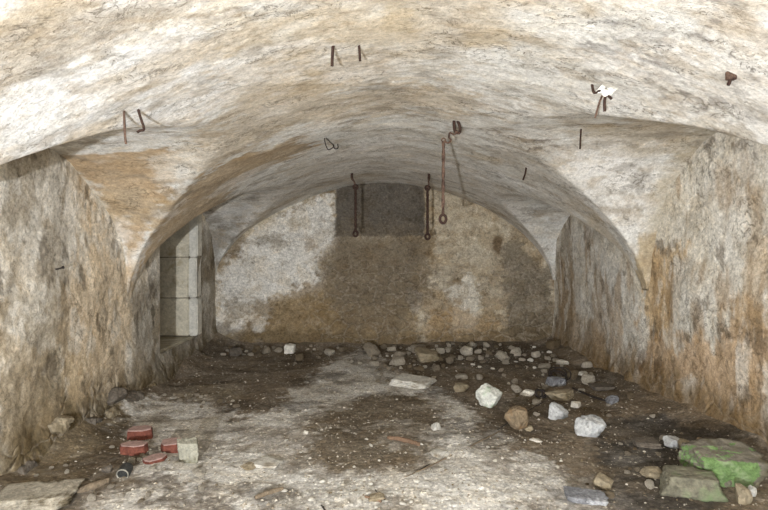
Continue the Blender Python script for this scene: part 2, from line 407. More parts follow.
# right
pr, P, yv, zv = wall(1, 'wall_right', 41, (206, 198, 180))
for st in [
    ([(556, 215), (600, 235), (636, 290), (636, 385), (556, 345)], (190, 184, 172), 0.75, 0.06, 0.12),
    ([(596, 245), (622, 270), (630, 385), (600, 370)], (188, 184, 174), 0.6, 0.05, 0.15),
    ([(640, 245), (690, 240), (672, 330), (640, 335)], (196, 160, 100), 0.8, 0.06, 0.15),
    ([(668, 250), (705, 270), (712, 400), (690, 420), (670, 330)], (202, 196, 182), 0.75, 0.05, 0.15),
    ([(700, 140), (768, 145), (768, 300), (720, 300)], (212, 205, 190), 0.7, 0.1, 0.25),
    ([(640, 330), (690, 350), (768, 300), (768, 450), (690, 430), (640, 390)], (176, 136, 80), 0.75, 0.12, 0.25),
    ([(745, 180), (768, 180), (768, 330), (740, 330)], (164, 134, 86), 0.55, 0.06, 0.12),
    ([(560, 300), (600, 330), (640, 360), (640, 392), (560, 350)], (150, 124, 84), 0.6, 0.06, 0.15),
    ([(612, 330), (632, 330), (633, 392), (622, 385)], (200, 194, 180), 0.6, 0.03, 0.08),
    ([(683, 380), (705, 380), (700, 415), (690, 415)], (206, 200, 186), 0.6, 0.03, 0.08),
    ([(636, 350), (645, 350), (645, 372), (637, 372)], (100, 66, 28), 0.8, 0.02, 0.03),
    ([(654, 362), (664, 362), (663, 385), (656, 384)], (92, 60, 26), 0.85, 0.02, 0.03),
    ([(556, 225), (572, 222), (572, 345), (556, 345)], (140, 122, 92), 0.6, 0.05, 0.12),
]: pr.poly(*st)
pr.mottle((152, 120, 72), 0.1, 0.5, 0.55, 2.2, 91, stretch=(1, 1.8, 0.5))
pr.mottle((214, 209, 197), 0.1, 0.45, 0.55, 3.0, 92, stretch=(1, 1.8, 0.5))
pr.mottle((96, 78, 54), 0.40, 0.65, 0.6, 6.0, 93)
z2 = P[:, 2]
foot = sstep(0.6, 0.05, z2 + 0.2 * pr.n2); a = (foot * 0.9)[:, None]; pr.col = pr.col * (1 - a) + lin((100, 80, 50)) * a  # same here: brown foot band, its colour darkened further as painted shade
wall_right = grid_mesh('wall_right', P, len(yv), len(zv), pr.col, M_wall, flip=False, extra=sstep(0.5, 0.1, z2 + 0.25 * pr.n1) * 0.6)

# ------------------------------------------------------------------ back wall
xv = np.linspace(-2.85, 2.85, 380); zv = np.linspace(-0.12, 2.85, 200)
gx, gz = np.meshgrid(xv, zv, indexing='ij'); x = gx.ravel(); z = gz.ravel()
P = np.stack([x, np.full_like(x, YB), z], 1)
rb = sstep(1.55, 1.25, z + 0.15 * fbm(P, 2, 3, 5)) * sstep(-1.3, -0.8, x + 0.3 * fbm(P, 2, 3, 6))
d = 0.03 * fbm(P, 1.2, 3, 51) + 0.018 * fbm(P, 5, 4, 53) + 0.006 * fbm(P, 16, 3, 55) - 0.10 * np.clip(1 - z / 0.4, 0, 1) ** 2
P[:, 1] += d
pb = Paint(np.stack([x, z], 1), P, (166, 146, 112), lambda px, py: (on_back(px, py)[0], on_back(px, py)[2]), stretch=(1, 1, 1.2), seed=61)
pb.mottle((196, 184, 158), 0.0, 0.45, 0.6, 2.2, 64)
pb.mottle((104, 82, 48), 0.0, 0.5, 0.6, 2.6, 66)
pb.mottle((84, 68, 42), 0.28, 0.55, 0.5, 5.0, 67)
pb.mottle((200, 190, 168), 0.36, 0.55, 0.4, 6.0, 68)
for st in [
    ([(216, 275), (245, 236), (285, 206), (335, 188), (335, 245), (318, 262), (322, 288), (300, 296), (270, 300), (262, 325), (232, 335), (216, 330)], (216, 211, 200), 0.85, 0.10, 0.22),
    ([(240, 345), (260, 305), (320, 285), (420, 285), (420, 345)], (138, 112, 66), 0.75, 0.08, 0.22),
    ([(318, 262), (335, 240), (430, 238), (424, 300), (330, 300)], (122, 106, 80), 0.75, 0.07, 0.14),
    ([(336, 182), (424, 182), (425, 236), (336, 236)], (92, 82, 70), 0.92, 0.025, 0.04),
    ([(428, 186), (468, 200), (500, 225), (540, 268), (500, 300), (440, 260)], (184, 170, 142), 0.6, 0.08, 0.22),
    ([(448, 290), (470, 278), (482, 300), (478, 330), (452, 332)], (204, 196, 178), 0.8, 0.04, 0.12),
    ([(425, 310), (450, 300), (500, 320), (500, 345), (425, 345)], (160, 128, 76), 0.6, 0.06, 0.15),
    ([(500, 245), (520, 240), (540, 268), (553, 260), (553, 345), (510, 345)], (112, 100, 80), 0.75, 0.05, 0.12),
    ([(215, 328), (330, 330), (420, 335), (553, 325), (553, 352), (215, 352)], (98, 80, 48), 0.7, 0.08, 0.14),
    ([(494, 235), (503, 238), (500, 255), (492, 250)], (96, 72, 38), 0.8, 0.03, 0.04),
    ([(300, 240), (312, 236), (318, 246), (308, 256)], (140, 112, 70), 0.5, 0.04, 0.10),
    ([(408, 290), (422, 292), (420, 316), (408, 312)], (150, 140, 124), 0.6, 0.03, 0.06),
    ([(290, 215), (312, 218), (310, 230), (292, 228)], (160, 146, 118), 0.5, 0.04, 0.08),
    ([(255, 235), (285, 232), (280, 244), (258, 246)], (150, 140, 122), 0.6, 0.05, 0.16),
    ([(225, 300), (262, 296), (262, 312), (230, 318)], (146, 132, 108), 0.6, 0.06, 0.2),
    ([(256, 318), (268, 318), (262, 332), (252, 330)], (206, 200, 188), 0.7, 0.03, 0.08),
]: pb.poly(*st)
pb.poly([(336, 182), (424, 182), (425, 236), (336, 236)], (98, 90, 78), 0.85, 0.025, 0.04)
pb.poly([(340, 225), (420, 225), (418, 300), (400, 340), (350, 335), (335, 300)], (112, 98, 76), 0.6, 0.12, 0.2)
wall_back = grid_mesh('wall_back', P, len(xv), len(zv), pb.col, M_back, flip=False, extra=rb)

# ------------------------------------------------------------------ floor
def FHv(x, y):
    P = np.stack([x, y, np.zeros_like(x)], 1)
    h = 0.018 * fbm(P, 1.4, 3, 101) + 0.007 * fbm(P, 6, 4, 103) 
    dl = x - xl(y); dr = xr(y) - x; db = YB - y
    h = h + 0.16 * np.exp(-np.clip(dl, 0, 9) / 0.20) * (0.8 + 0.5 * fbm(P, 2, 2, 111)) + 0.13 * np.exp(-np.clip(dr, 0, 9) / 0.26) * (0.8 + 0.5 * fbm(P, 2, 2, 112)) + 0.13 * np.exp(-np.clip(db, 0, 9) / 0.3)
    h = h + 0.07 * np.exp(-(((x - 1.5) / 1.0) ** 2 + ((y - 7.4) / 0.6) ** 2)) + 0.05 * np.exp(-(((x + 1.9) / 0.5) ** 2 + ((y - 3.4) / 0.7) ** 2))
    return h
def FH(x, y): return float(FHv(np.array([float(x)]), np.array([float(y)]))[0])
xv = np.linspace(-2.75, 3.35, 400); yv = np.concatenate([np.linspace(-1.6, 2.6, 50)[:-1], np.linspace(2.6, 5.2, 220)[:-1], np.linspace(5.2, 8.2, 160)])
gx, gy = np.meshgrid(xv, yv, indexing='ij'); x = gx.ravel(); y = gy.ravel()
h = FHv(x, y)
P = np.stack([x, y, h], 1)
P[:, 2] += 0.003 * fbm(P, 24, 3, 105) + 0.004 * np.abs(fbm(P, 50, 2, 107))
pf = Paint(np.stack([x, y], 1), P, (118, 103, 82), lambda px, py: tuple(on_floor(px, py)[:2]), seed=121)
FLOOR_STAINS = [
    ([(0, 510), (0, 470), (100, 420), (170, 400), (140, 440), (110, 470), (60, 510)], (118, 102, 72), 0.75, 0.1, 0.2),
    ([(125, 425), (150, 402), (215, 402), (245, 418), (285, 400), (310, 380), (330, 362), (365, 352), (400, 372), (445, 392), (480, 425), (530, 452), (575, 478), (600, 512), (560, 560), (60, 560), (110, 490), (130, 470)], (194, 190, 181), 0.93, 0.09, 0.22),
    ([(330, 400), (420, 392), (445, 420), (410, 460), (340, 470), (305, 440)], (104, 90, 68), 0.9, 0.10, 0.22),
    ([(100, 480), (180, 476), (240, 490), (250, 520), (90, 530)], (92, 78, 60), 0.8, 0.08, 0.2),
    ([(470, 445), (510, 445), (520, 470), (480, 470)], (120, 104, 82), 0.6, 0.06, 0.15),
    ([(590, 420), (660, 425), (745, 445), (768, 480), (720, 520), (620, 520), (590, 470)], (56, 52, 47), 0.85, 0.12, 0.22),
    ([(560, 470), (610, 480), (640, 520), (560, 520)], (130, 122, 112), 0.6, 0.1, 0.2),
    ([(640, 395), (700, 425), (768, 448), (768, 420), (640, 370)], (124, 98, 60), 0.7, 0.08, 0.1),
    ([(730, 480), (768, 470), (768, 540), (720, 540)], (112, 94, 68), 0.7, 0.08, 0.15),
    ([(180, 395), (190, 388), (235, 385), (240, 398), (190, 402)], (150, 136, 104), 0.4, 0.06, 0.15),
    ([(440, 350), (540, 350), (560, 370), (500, 375), (440, 365)], (64, 55, 44), 0.6, 0.1, 0.2),
]
for k, st in enumerate(FLOOR_STAINS):
    a = pf.poly(*st)
    if k == 1: dust = a
pf.mottle((70, 58, 42), 0.1, 0.5, 0.6, 1.6, 131)
pf.mottle((196, 190, 178), 0.0, 0.4, 0.6, 5.0, 133, mask=0.15 + dust)
pf.poly([(325, 402), (420, 395), (445, 420), (405, 462), (345, 472), (305, 440)], (108, 94, 72), 0.6, 0.14, 0.25)
pf.mottle((110, 96, 76), 0.15, 0.5, 0.5, 3.0, 135)
floor = grid_mesh('floor', P, len(xv), len(yv), pf.col, M_floor, flip=False)

def dusty(px_pt):   # is this floor point on the pale dust?
    i = np.argmin((x - px_pt[0]) ** 2 + (y - px_pt[1]) ** 2); return dust[i]
DUSTPOLY = np.array([on_floor(*p)[:2] for p in FLOOR_STAINS[1][0]])

# ------------------------------------------------------------------ shape builders
def rock_mesh(name, seed, dims, nplanes=14, rough=0.05, sub=4, soft=18.0, box=0.0):
    soft = soft * 2.2
    rng = np.random.RandomState(seed)
    bm = bmesh.new(); bmesh.ops.create_icosphere(bm, subdivisions=sub, radius=1)
    D = np.array([v.co[:] for v in bm.verts]); D /= np.linalg.norm(D, axis=1)[:, None]
    nrm = rng.normal(size=(nplanes, 3)); nrm[0] = (0.08, -0.05, 1); nrm[1] = (0, 0, -1)
    nrm /= np.linalg.norm(nrm, axis=1)[:, None]
    hh = rng.uniform(0.72, 1.0, nplanes)
    if box:
        th = rng.uniform(-.25, .25); q = [(math.cos(th + k * math.pi / 2), math.sin(th + k * math.pi / 2), rng.uniform(-.2, .25)) for k in range(4)]
        q = np.array(q + [(0.05, -0.12, 1)]); q /= np.linalg.norm(q, axis=1)[:, None]
        nrm = np.concatenate([nrm, q]); hh = np.concatenate([hh * 1.12, rng.uniform(box, box + .1, 5)])
    inv = np.clip(D @ nrm.T, 1e-4, None) / hh[None]
    r = 1.0 / (np.power((inv ** soft).sum(1), 1 / soft))
    r = np.clip(r, 0, 1.35)
    r = r * (1 + rough * fbm(D + seed * 3.1, 1.7, 4, seed) + rough * 0.9 * fbm(D + seed, 5, 4, seed + 2))
    V = D * r[:, None]
    mn, mx = V.min(0), V.max(0); V = (V - (mn + mx) / 2) / (mx - mn)
    V *= np.array(dims)[None]; V[:, 2] -= V[:, 2].min()
    for v, c in zip(bm.verts, V): v.co = c
    me = bpy.data.meshes.new(name); bm.to_mesh(me); bm.free()
    me.polygons.foreach_set('use_smooth', np.ones(len(me.polygons), bool))
    return me

def prism_mesh(name, outline, h, seed=0, bevel=0.006, rough=0.004, taper=0.96):
    bm = bmesh.new()
    lo = [bm.verts.new((x, y, 0)) for x, y in outline]; hi = [bm.verts.new((x * taper, y * taper, h)) for x, y in outline]
    n = len(outline)
    bm.faces.new(lo[::-1]); bm.faces.new(hi)
    for i in range(n): bm.faces.new((lo[i], lo[(i + 1) % n], hi[(i + 1) % n], hi[i]))
    bmesh.ops.recalc_face_normals(bm, faces=bm.faces)
    bmesh.ops.bevel(bm, geom=bm.edges[:], offset=bevel, segments=2, affect='EDGES')
    bmesh.ops.triangulate(bm, faces=[f for f in bm.faces if len(f.verts) > 4])
    bmesh.ops.subdivide_edges(bm, edges=[e for e in bm.edges if e.calc_length() > 0.03], cuts=3, use_grid_fill=True)
    for v in bm.verts:
        v.co += mnoise.noise_vector(v.co * 22 + Vector((seed, 0, 0))) * rough + mnoise.noise_vector(v.co * 7 + Vector((seed, 3, 0))) * rough * 1.5
    me = bpy.data.meshes.new(name); bm.to_mesh(me); bm.free()
    return me

def tube_mesh(name, paths, seg=8):
    """paths: list of (points, radius or list of radii)"""
    bm = bmesh.new()
    for pts, rad in paths:
        pts = [Vector(p) for p in pts]; n = len(pts)
        closed = (pts[0] - pts[-1]).length < 1e-6 and n > 3
        if closed: pts = pts[:-1]; n -= 1
        rads = rad if isinstance(rad, (list, tuple)) else [rad] * n
        rings = []; up = None
        for i, p in enumerate(pts):
            if closed: t = (pts[(i + 1) % n] - pts[i - 1]).normalized()
            else: t = (pts[min(i + 1, n - 1)] - pts[max(i - 1, 0)]).normalized()
            if up is None:
                up = t.orthogonal().normalized()
            up = (up - t * up.dot(t)); up = up.normalized() if up.length > 1e-6 else t.orthogonal().normalized()
            b = t.cross(up)
            rings.append([bm.verts.new(p + (up * math.cos(a) + b * math.sin(a)) * rads[i]) for a in [2 * math.pi * k / seg for k in range(seg)]])
        m = n if closed else n - 1
        for i in range(m):
            A = rings[i]; B = rings[(i + 1) % n]
            for k in range(seg): bm.faces.new((A[k], A[(k + 1) % seg], B[(k + 1) % seg], B[k]))
        if not closed:
            bm.faces.new(rings[0][::-1]); bm.faces.new(rings[-1])
    bmesh.ops.recalc_face_normals(bm, faces=bm.faces)
    me = bpy.data.meshes.new(name); bm.to_mesh(me); bm.free()
    me.polygons.foreach_set('use_smooth', np.ones(len(me.polygons), bool))
    return me

def smooth_path(pts, n=6):
    pts = [Vector(p) for p in pts]; out = []
    P_ = [pts[0]] + pts + [pts[-1]]
    for i in range(1, len(P_) - 2):
        a, b, c, d = P_[i - 1:i + 3]
        for k in range(n):
            t = k / n
            out.append(0.5 * ((2 * b) + (c - a) * t + (2 * a - 5 * b + 4 * c - d) * t * t + (3 * b - a - 3 * c + d) * t ** 3))
    out.append(pts[-1]); return out

# object materials
M = {}
M['lime'] = simple('pale_limestone', (186, 182, 172), var=0.3, scale=9, bump=0.004, spots=((120, 108, 88), 0.52, 0.66))
M['lime_green'] = simple('limestone_green_bloom', (200, 200, 190), var=0.28, scale=9, bump=0.004, spots=((120, 146, 108), 0.50, 0.62))
M['lime_grey'] = simple('limestone_grey_patches', (184, 184, 182), var=0.3, scale=8, bump=0.005, spots=((96, 96, 94), 0.48, 0.60))
M['block'] = simple('greenish_grey_stone', (150, 147, 132), var=0.35, scale=12, bump=0.005, spots=((110, 106, 88), 0.52, 0.62))
M['slab'] = simple('dirty_pale_slab', (156, 148, 132), var=0.35, scale=10, bump=0.006, spots=((92, 82, 64), 0.54, 0.64))
M['brown'] = simple('brown_stone', (128, 112, 90), var=0.35, scale=10, bump=0.005, spots=((140, 110, 76), 0.5, 0.65))
M['dark'] = simple('dark_dusty_stone', (98, 90, 80), var=0.35, scale=10, bump=0.005)
M['slate'] = simple('grey_slate', (120, 120, 122), var=0.4, scale=12, bump=0.006, spots=((190, 190, 190), 0.55, 0.66))
M['soilstone'] = simple('dusty_tan_stone', (142, 130, 108), var=0.3, scale=8, bump=0.005, spots=((104, 92, 70), 0.5, 0.65))
M['moss'] = simple('algae_green_stone', (118, 112, 100), var=0.4, scale=7, bump=0.006, spots=((98, 92, 74), 0.5, 0.6))
M['algae'] = simple('bright_green_algae', (100, 124, 76), var=0.3, scale=14, bump=0.004, spots=((126, 142, 104), 0.5, 0.62))
M['moss_dim'] = simple('faint_algae_stone', (112, 108, 92), var=0.35, scale=7, bump=0.006, spots=((102, 118, 82), 0.50, 0.68))
M['brick'] = simple('red_brick', (106, 62, 50), var=0.3, scale=16, bump=0.003)
M['brick_dust'] = simple('dusty_brick_face', (158, 132, 124), var=0.25, scale=16, bump=0.002)
M['rubble'] = simple('rubble_stone', (166, 158, 144), var=0.3, scale=8, bump=0.01, rand=0.55)
M['chip'] = simple('white_lime_chip', (200, 196, 186), var=0.25, scale=20, bump=0.002, rand=0.15)
M['grit'] = simple('mixed_grit', (150, 144, 132), var=0.2, scale=30, bump=0.001, rand=0.55, island=True)
M['wood'] = simple('weathered_wood', (118, 104, 86), var=0.35, scale=18, bump=0.003)
M['redwood'] = simple('reddish_wood', (112, 90, 72), var=0.35, scale=18, bump=0.003)
M['rust'] = simple('rusty_iron', (66, 50, 42), rough=0.75, var=0.5, scale=40, bump=0.002, metal=0.15, spots=((58, 40, 36), 0.5, 0.62))
M['rust_lt'] = simple('rusty_iron_scale', (98, 78, 66), rough=0.8, var=0.5, scale=40, bump=0.002, metal=0.1, spots=((62, 46, 40), 0.5, 0.6))
M['wire'] = simple('dark_wire', (50, 44, 40), rough=0.7, var=0.3, scale=40, bump=0.001, metal=0.2)
M['cloth'] = simple('white_rag', (235, 232, 222), var=0.08, scale=30, bump=0.001)
M['tin'] = simple('dark_tin', (62, 62, 60), rough=0.5, var=0.4, scale=30, bump=0.001, metal=0.4)
M['tin_rim'] = simple('dull_tin_rim', (150, 146, 134), rough=0.5, var=0.3, scale=30, bump=0.001, metal=0.3)
M['ashlar'] = simple('dressed_limestone', (196, 188, 168), var=0.22, scale=7, bump=0.003, spots=((158, 142, 112), 0.52, 0.7))
M['ashlar_edge'] = simple('dressed_limestone_arris', (206, 202, 190), var=0.2, scale=7, bump=0.003)
M['recess'] = simple('recess_masonry', (110, 102, 88), var=0.35, scale=6, bump=0.006)

# ------------------------------------------------------------------ window recess in the left wall
def quad_box(bm, c0, c1):
    x0, y0, z0 = c0; x1, y1, z1 = c1
    v = [bm.verts.new(p) for p in [(x0, y0, z0), (x1, y0, z0), (x1, y1, z0), (x0, y1, z0), (x0, y0, z1), (x1, y0, z1), (x1, y1, z1), (x0, y1, z1)]]
    for f in [(0, 3, 2, 1), (4, 5, 6, 7), (0, 1, 5, 4), (1, 2, 6, 5), (2, 3, 7, 6), (3, 0, 4, 7)]: bm.faces.new([v[i] for i in f])
def box_obj(name, c0, c1, mat, parent=None, bev=0.01, rough=0.004):
    bm = bmesh.new(); quad_box(bm, c0, c1)
    bmesh.ops.recalc_face_normals(bm, faces=bm.faces)
    bmesh.ops.bevel(bm, geom=bm.edges[:], offset=bev, segments=2, affect='EDGES')
    bmesh.ops.subdivide_edges(bm, edges=[e for e in bm.edges if e.calc_length() > 0.1], cuts=7, use_grid_fill=True)
    for v in bm.verts: v.co += mnoise.noise_vector(v.co * 9) * rough + mnoise.noise_vector(v.co * 3) * rough
    me = bpy.data.meshes.new(name); bm.to_mesh(me); bm.free()
    return new_obj(name, me, mat, parent)
XF = float(xl(NY1)); XN = float(xl(NY0))
win = empty('window_1', (XN - 0.4, 6.5, SILL)); win['kind'] = 'structure'; win['label'] = 'deep splayed window recess in the left wall'
def wchild(o): 
    o.parent = win; o.matrix_parent_inverse = Matrix.Translation(-Vector(win.location)); return o
wchild(box_obj('back_panel', (XN - 1.05, NY0 - 0.2, SILL - 0.2), (XN - 0.9, NY1 + 0.3, NZ1 + 0.2), M['recess']))
wchild(box_obj('near_jamb', (XN - 0.95, NY0 - 0.22, SILL - 0.2), (XN - 0.012, NY0 + 0.0, NZ1 + 0.15), M['recess'], bev=0.02))
wchild(box_obj('lintel', (XN - 0.95, NY0 - 0.1, NZ1 - 0.02), (XF - 0.012, NY1 + 0.2, NZ1 + 0.2), M['recess'], bev=0.02))
wchild(box_obj('sill', (XN - 0.95, NY0 - 0.05, SILL - 0.16), (XF - 0.06, NY1 + 0.1, SILL - 0.01), M['ashlar'], bev=0.02))
wchild(box_obj('far_jamb', (XN - 0.95, NY1 + 0.03, SILL - 0.2), (XF - 0.04, NY1 + 0.3, NZ1 + 0.15), M['recess']))
zc = [SILL, 0.895, 1.47, NZ1 + 0.04]
for k in range(3):
    wchild(box_obj('jamb_stone', (XF - 0.62, NY1 - 0.03, zc[k] + 0.006), (XF - 0.115, NY1 + 0.14, zc[k + 1] - 0.006), M['ashlar'], bev=0.012))
    wchild(box_obj('arris_stone', (XF - 0.112, NY1 - 0.035 - 0.01 * (k % 2), zc[k] + 0.004), (XF + 0.008 - 0.012 * (k % 2), NY1 + 0.16, zc[k + 1] - 0.004), M['ashlar_edge'], bev=0.016))

# ------------------------------------------------------------------ stones at the foot of the left wall (built into it)
for k, (px, py, w, hgt, sd) in enumerate([(123, 410, 34, 0.22, 3), (103, 420, 24, 0.16, 4), (84, 424, 22, 0.14, 5), (66, 440, 26, 0.14, 6), (96, 441, 24, 0.12, 7), (40, 462, 26, 0.10, 8), (112, 395, 26, 0.16, 9), (75, 452, 24, 0.09, 10), (18, 470, 30, 0.12, 11), (52, 424, 22, 0.12, 12), (130, 397, 20, 0.14, 13)]):
    p = on_side(px, py, -1); W = w * p[1] / F
    me = rock_mesh('foundation_stone', 300 + sd, (0.20, W * 1.3, hgt), 12, 0.12, 5)
    o = new_obj('foundation_stone', me, M['soilstone'] if k % 2 else M['dark'])
    o.parent = wall_left; o.location = (p[0] + 0.03, p[1], max(p[2] - hgt / 2, -0.02)); o.rotation_euler = (0, 0.1, 0.05 * k - 0.1)

# ------------------------------------------------------------------ larger rocks and slabs on the floor
def put(name, label, cat, px, py, wpx, h, depth, seed, mat, rz=0.0, tilt=(0, 0), planes=12, rough=0.075, group=None, sink=0.12, soft=16.0, sub=5, dz=0.0, box=0.0):
    """px: centre column, py: row where its front foot meets the ground"""
    f = on_floor(px, py, 0.02); y = f[1] + depth / 2; w = wpx * y / F; X = (px - 384) / F * y
    me = rock_mesh(name, seed, (w, depth, h), planes, rough, sub, soft, box)
    o = new_obj(name, me, M[mat]); o.rotation_euler = (tilt[0], tilt[1], rz)
    o.location = (X, y, FH(X, y) - sink * h + dz)
    tag(o, label, cat, group)
    return o

ROCKS = [
 ('rock', 'white rock with a green tinge, left of the round brown stone', 'rock', 484, 407, 27, 0.23, 0.22, 1, 'lime_green', 0.4, (0.1, 0.5)),
 ('rock', 'rounded brown rock standing beside the greenish white rock', 'rock', 516, 428, 24, 0.21, 0.16, 2, 'brown', 0.2, (0, 0)),
 ('rock', 'grey and white angular rock near the right wall, alone on dark soil', 'rock', 592, 437, 31, 0.17, 0.20, 3, 'lime_grey', 0.2, (0.1, -0.1)),
 ('rock', 'pointed white rock leaning in front of a flat brown stone', 'rock', 556, 417, 23, 0.15, 0.16, 4, 'lime_grey', 0.3, (0, 0.2)),
 ('rock', 'flat brown stone behind the pointed white rock', 'rock', 559, 401, 30, 0.10, 0.26, 5, 'soilstone', 0.1, (0, 0)),
 ('stone_slab', 'long pale flat slab lying in the middle of the rubble line', 'slab', 413, 387, 46, 0.09, 0.42, 6, 'lime', -0.25, (0.06, 0.05)),
 ('rock', 'low rounded dusty stone left of the greenish white rock', 'rock', 461, 391, 17, 0.09, 0.2, 7, 'soilstone', 0, (0, 0)),
 ('rock', 'tan block on top of the rubble heap at the back wall', 'rock', 425, 362, 24, 0.16, 0.3, 8, 'soilstone', 0.2, (0.1, 0.1)),
 ('rock', 'small round cream stone alone on the grey dust', 'rock', 436, 430, 10, 0.075, 0.08, 9, 'lime', 0, (0, 0)),
 ('rock', 'small yellowish pebble just right of the brown rock foot', 'rock', 529, 429, 9, 0.05, 0.06, 10, 'soilstone', 0, (0, 0)),
 ('rock', 'flat white chip in front of the round brown rock', 'rock', 536, 440, 13, 0.03, 0.07, 11, 'chip', -0.3, (0, 0)),
 ('rock', 'pale wedge chip lying beside the faint long stick', 'rock', 437, 457, 18, 0.035, 0.16, 12, 'lime', -0.5, (0, 0)),
 ('slate_slab', 'thin layered grey slate slab at the bottom edge, right of centre', 'slab', 585, 503, 42, 0.055, 0.16, 13, 'slate', -0.2, (0.1, 0.06)),
 ('rock', 'tan broken stone just above the grey slate slab', 'rock', 601, 488, 19, 0.08, 0.14, 14, 'soilstone', -0.4, (0, 0.3)),
 ('rock', 'large rock with a bright green algae face by the right wall', 'rock', 720, 488, 72, 0.25, 0.32, 77, 'moss', -0.12, (0.12, 0.05)),
 ('rock', 'grey-green boulder half under the bright green rock', 'rock', 692, 502, 66, 0.16, 0.24, 79, 'moss_dim', -0.1, (0, 0)),
 ('rock', 'white angular lump on black soil near the right wall', 'rock', 672, 449, 20, 0.085, 0.13, 17, 'lime_grey', 0.3, (0, 0.15)),
 ('stone_slab', 'flat dusty slab lying on black soil left of the white lump', 'slab', 647, 449, 27, 0.06, 0.16, 18, 'dark', -0.15, (0, 0)),
 ('rock', 'brownish round stone right of the white lump by the right wall', 'rock', 686, 454, 15, 0.10, 0.12, 19, 'soilstone', 0, (0, 0)),
 ('rock', 'dome-shaped brown stone behind the green rock', 'rock', 704, 456, 20, 0.11, 0.14, 20, 'brown', 0, (0, 0)),
 ('rock', 'low knobbly tan stone left of the grey-green boulder', 'rock', 652, 478, 24, 0.06, 0.13, 21, 'soilstone', 0.2, (0, 0)),
 ('rock', 'upright tan stone in the bottom right, below the green rock', 'rock', 741, 506, 16, 0.11, 0.09, 22, 'soilstone', -0.3, (0, 0.2)),
 ('rock', 'narrow pale splinter of stone right of the upright tan stone', 'rock', 752, 499, 6, 0.07, 0.06, 23, 'lime', 0.1, (0, 0)),
 ('rock', 'small grey pebble lodged between the two green rocks', 'rock', 725, 488, 12, 0.07, 0.07, 24, 'moss_dim', 0, (0, 0)),
 ('rock', 'white cube-like stone at the foot of the back wall, left side', 'rock', 290, 355, 12, 0.15, 0.14, 25, 'chip', 0.2, (0, 0)),
 ('rock', 'dark grey stone in the back left corner', 'rock', 236, 358, 14, 0.14, 0.16, 26, 'dark', 0.2, (0, 0)),
 ('limestone_block', 'pale greenish-grey squared block beside the red bricks', 'block', 188, 465, 24, 0.17, 0.13, 27, 'block', 0.1, (0, 0)),
 ('stone_slab', 'large cracked pale slab in the bottom left corner', 'slab', 36, 520, 80, 0.07, 0.36, 28, 'slab', 0.1, (0.0, 0)),
 ('stone_slab', 'pale grey flat stone nearly buried in dust, left of centre', 'slab', 267, 466, 32, 0.035, 0.22, 29, 'lime', -0.1, (0, 0)),
 ('rock', 'small tan stone below the nearly buried flat grey stone', 'rock', 248, 468, 16, 0.035, 0.10, 30, 'soilstone', -0.1, (0, 0)),
 ('rock', 'tiny bright white pebble alone left of the brown patch', 'rock', 306, 434, 5, 0.03, 0.03, 31, 'chip', 0, (0, 0)),
 ('rock', 'grey stone with a sandy top beside the dark tin', 'rock', 107, 479, 11, 0.05, 0.07, 32, 'dark', 0, (0, 0)),
 ('rock', 'flat tan flake at the centre bottom edge', 'rock', 376, 499, 18, 0.03, 0.10, 33, 'soilstone', -0.3, (0, 0)),
 ('rock', 'white shard near the foot of the right wall, above the grey and white rock', 'rock', 577, 408, 12, 0.06, 0.10, 34, 'chip', 0.2, (0, 0)),
 ('rock', 'dark bluish stone at the foot of the right wall', 'rock', 612, 405, 13, 0.09, 0.12, 35, 'slate', 0.2, (0, 0)),
 ('stone_slab', 'flat grey stone at the foot of the right wall beside the bluish one', 'slab', 601, 391, 22, 0.06, 0.2, 36, 'dark', 0.1, (0, 0)),
 ('rock', 'white flake on the ground in the right corner', 'rock', 582, 377, 12, 0.05, 0.12, 37, 'chip', 0.2, (0, 0)),
 ('rock', 'white stone lying above the rusty wire coil', 'rock', 562, 368, 13, 0.07, 0.14, 38, 'chip', 0.2, (0, 0)),
 ('rock', 'white stone at the left side of the rubble, by the small wire loop', 'rock', 527, 395, 15, 0.06, 0.14, 39, 'chip', 0.1, (0, 0)),
 ('rock', 'grey block lying below the rusty wire coil', 'rock', 556, 386, 19, 0.11, 0.14, 40, 'slate', 0.1, (0, 0)),
]
BOXY = {13: .6, 15: .62, 77: .6, 79: .62, 27: .62, 28: .6, 6: .6, 18: .62, 8: .65, 40: .65, 17: .7, 14: .65, 36: .62, 25: .62}
for r in ROCKS:
    o = put(*r, box=BOXY.get(r[8], 0.0))
    if r[8] == 77:      # the side of the rock turned to the room is coated in bright algae
        o.data.materials.append(M['algae'])
        W_ = o.dimensions.x if o.dimensions.x else 0.5
        xs_ = [v.co.x for v in o.data.vertices]; x0_, x1_ = min(xs_), max(xs_)
        for pl_ in o.data.polygons:
            u_ = (pl_.center.x - x0_) / (x1_ - x0_); wob = mnoise.noise(pl_.center * 9) * .25
            if pl_.normal.y < -0.25 + wob * .6 and u_ < 0.80 + wob: pl_.material_index = 1

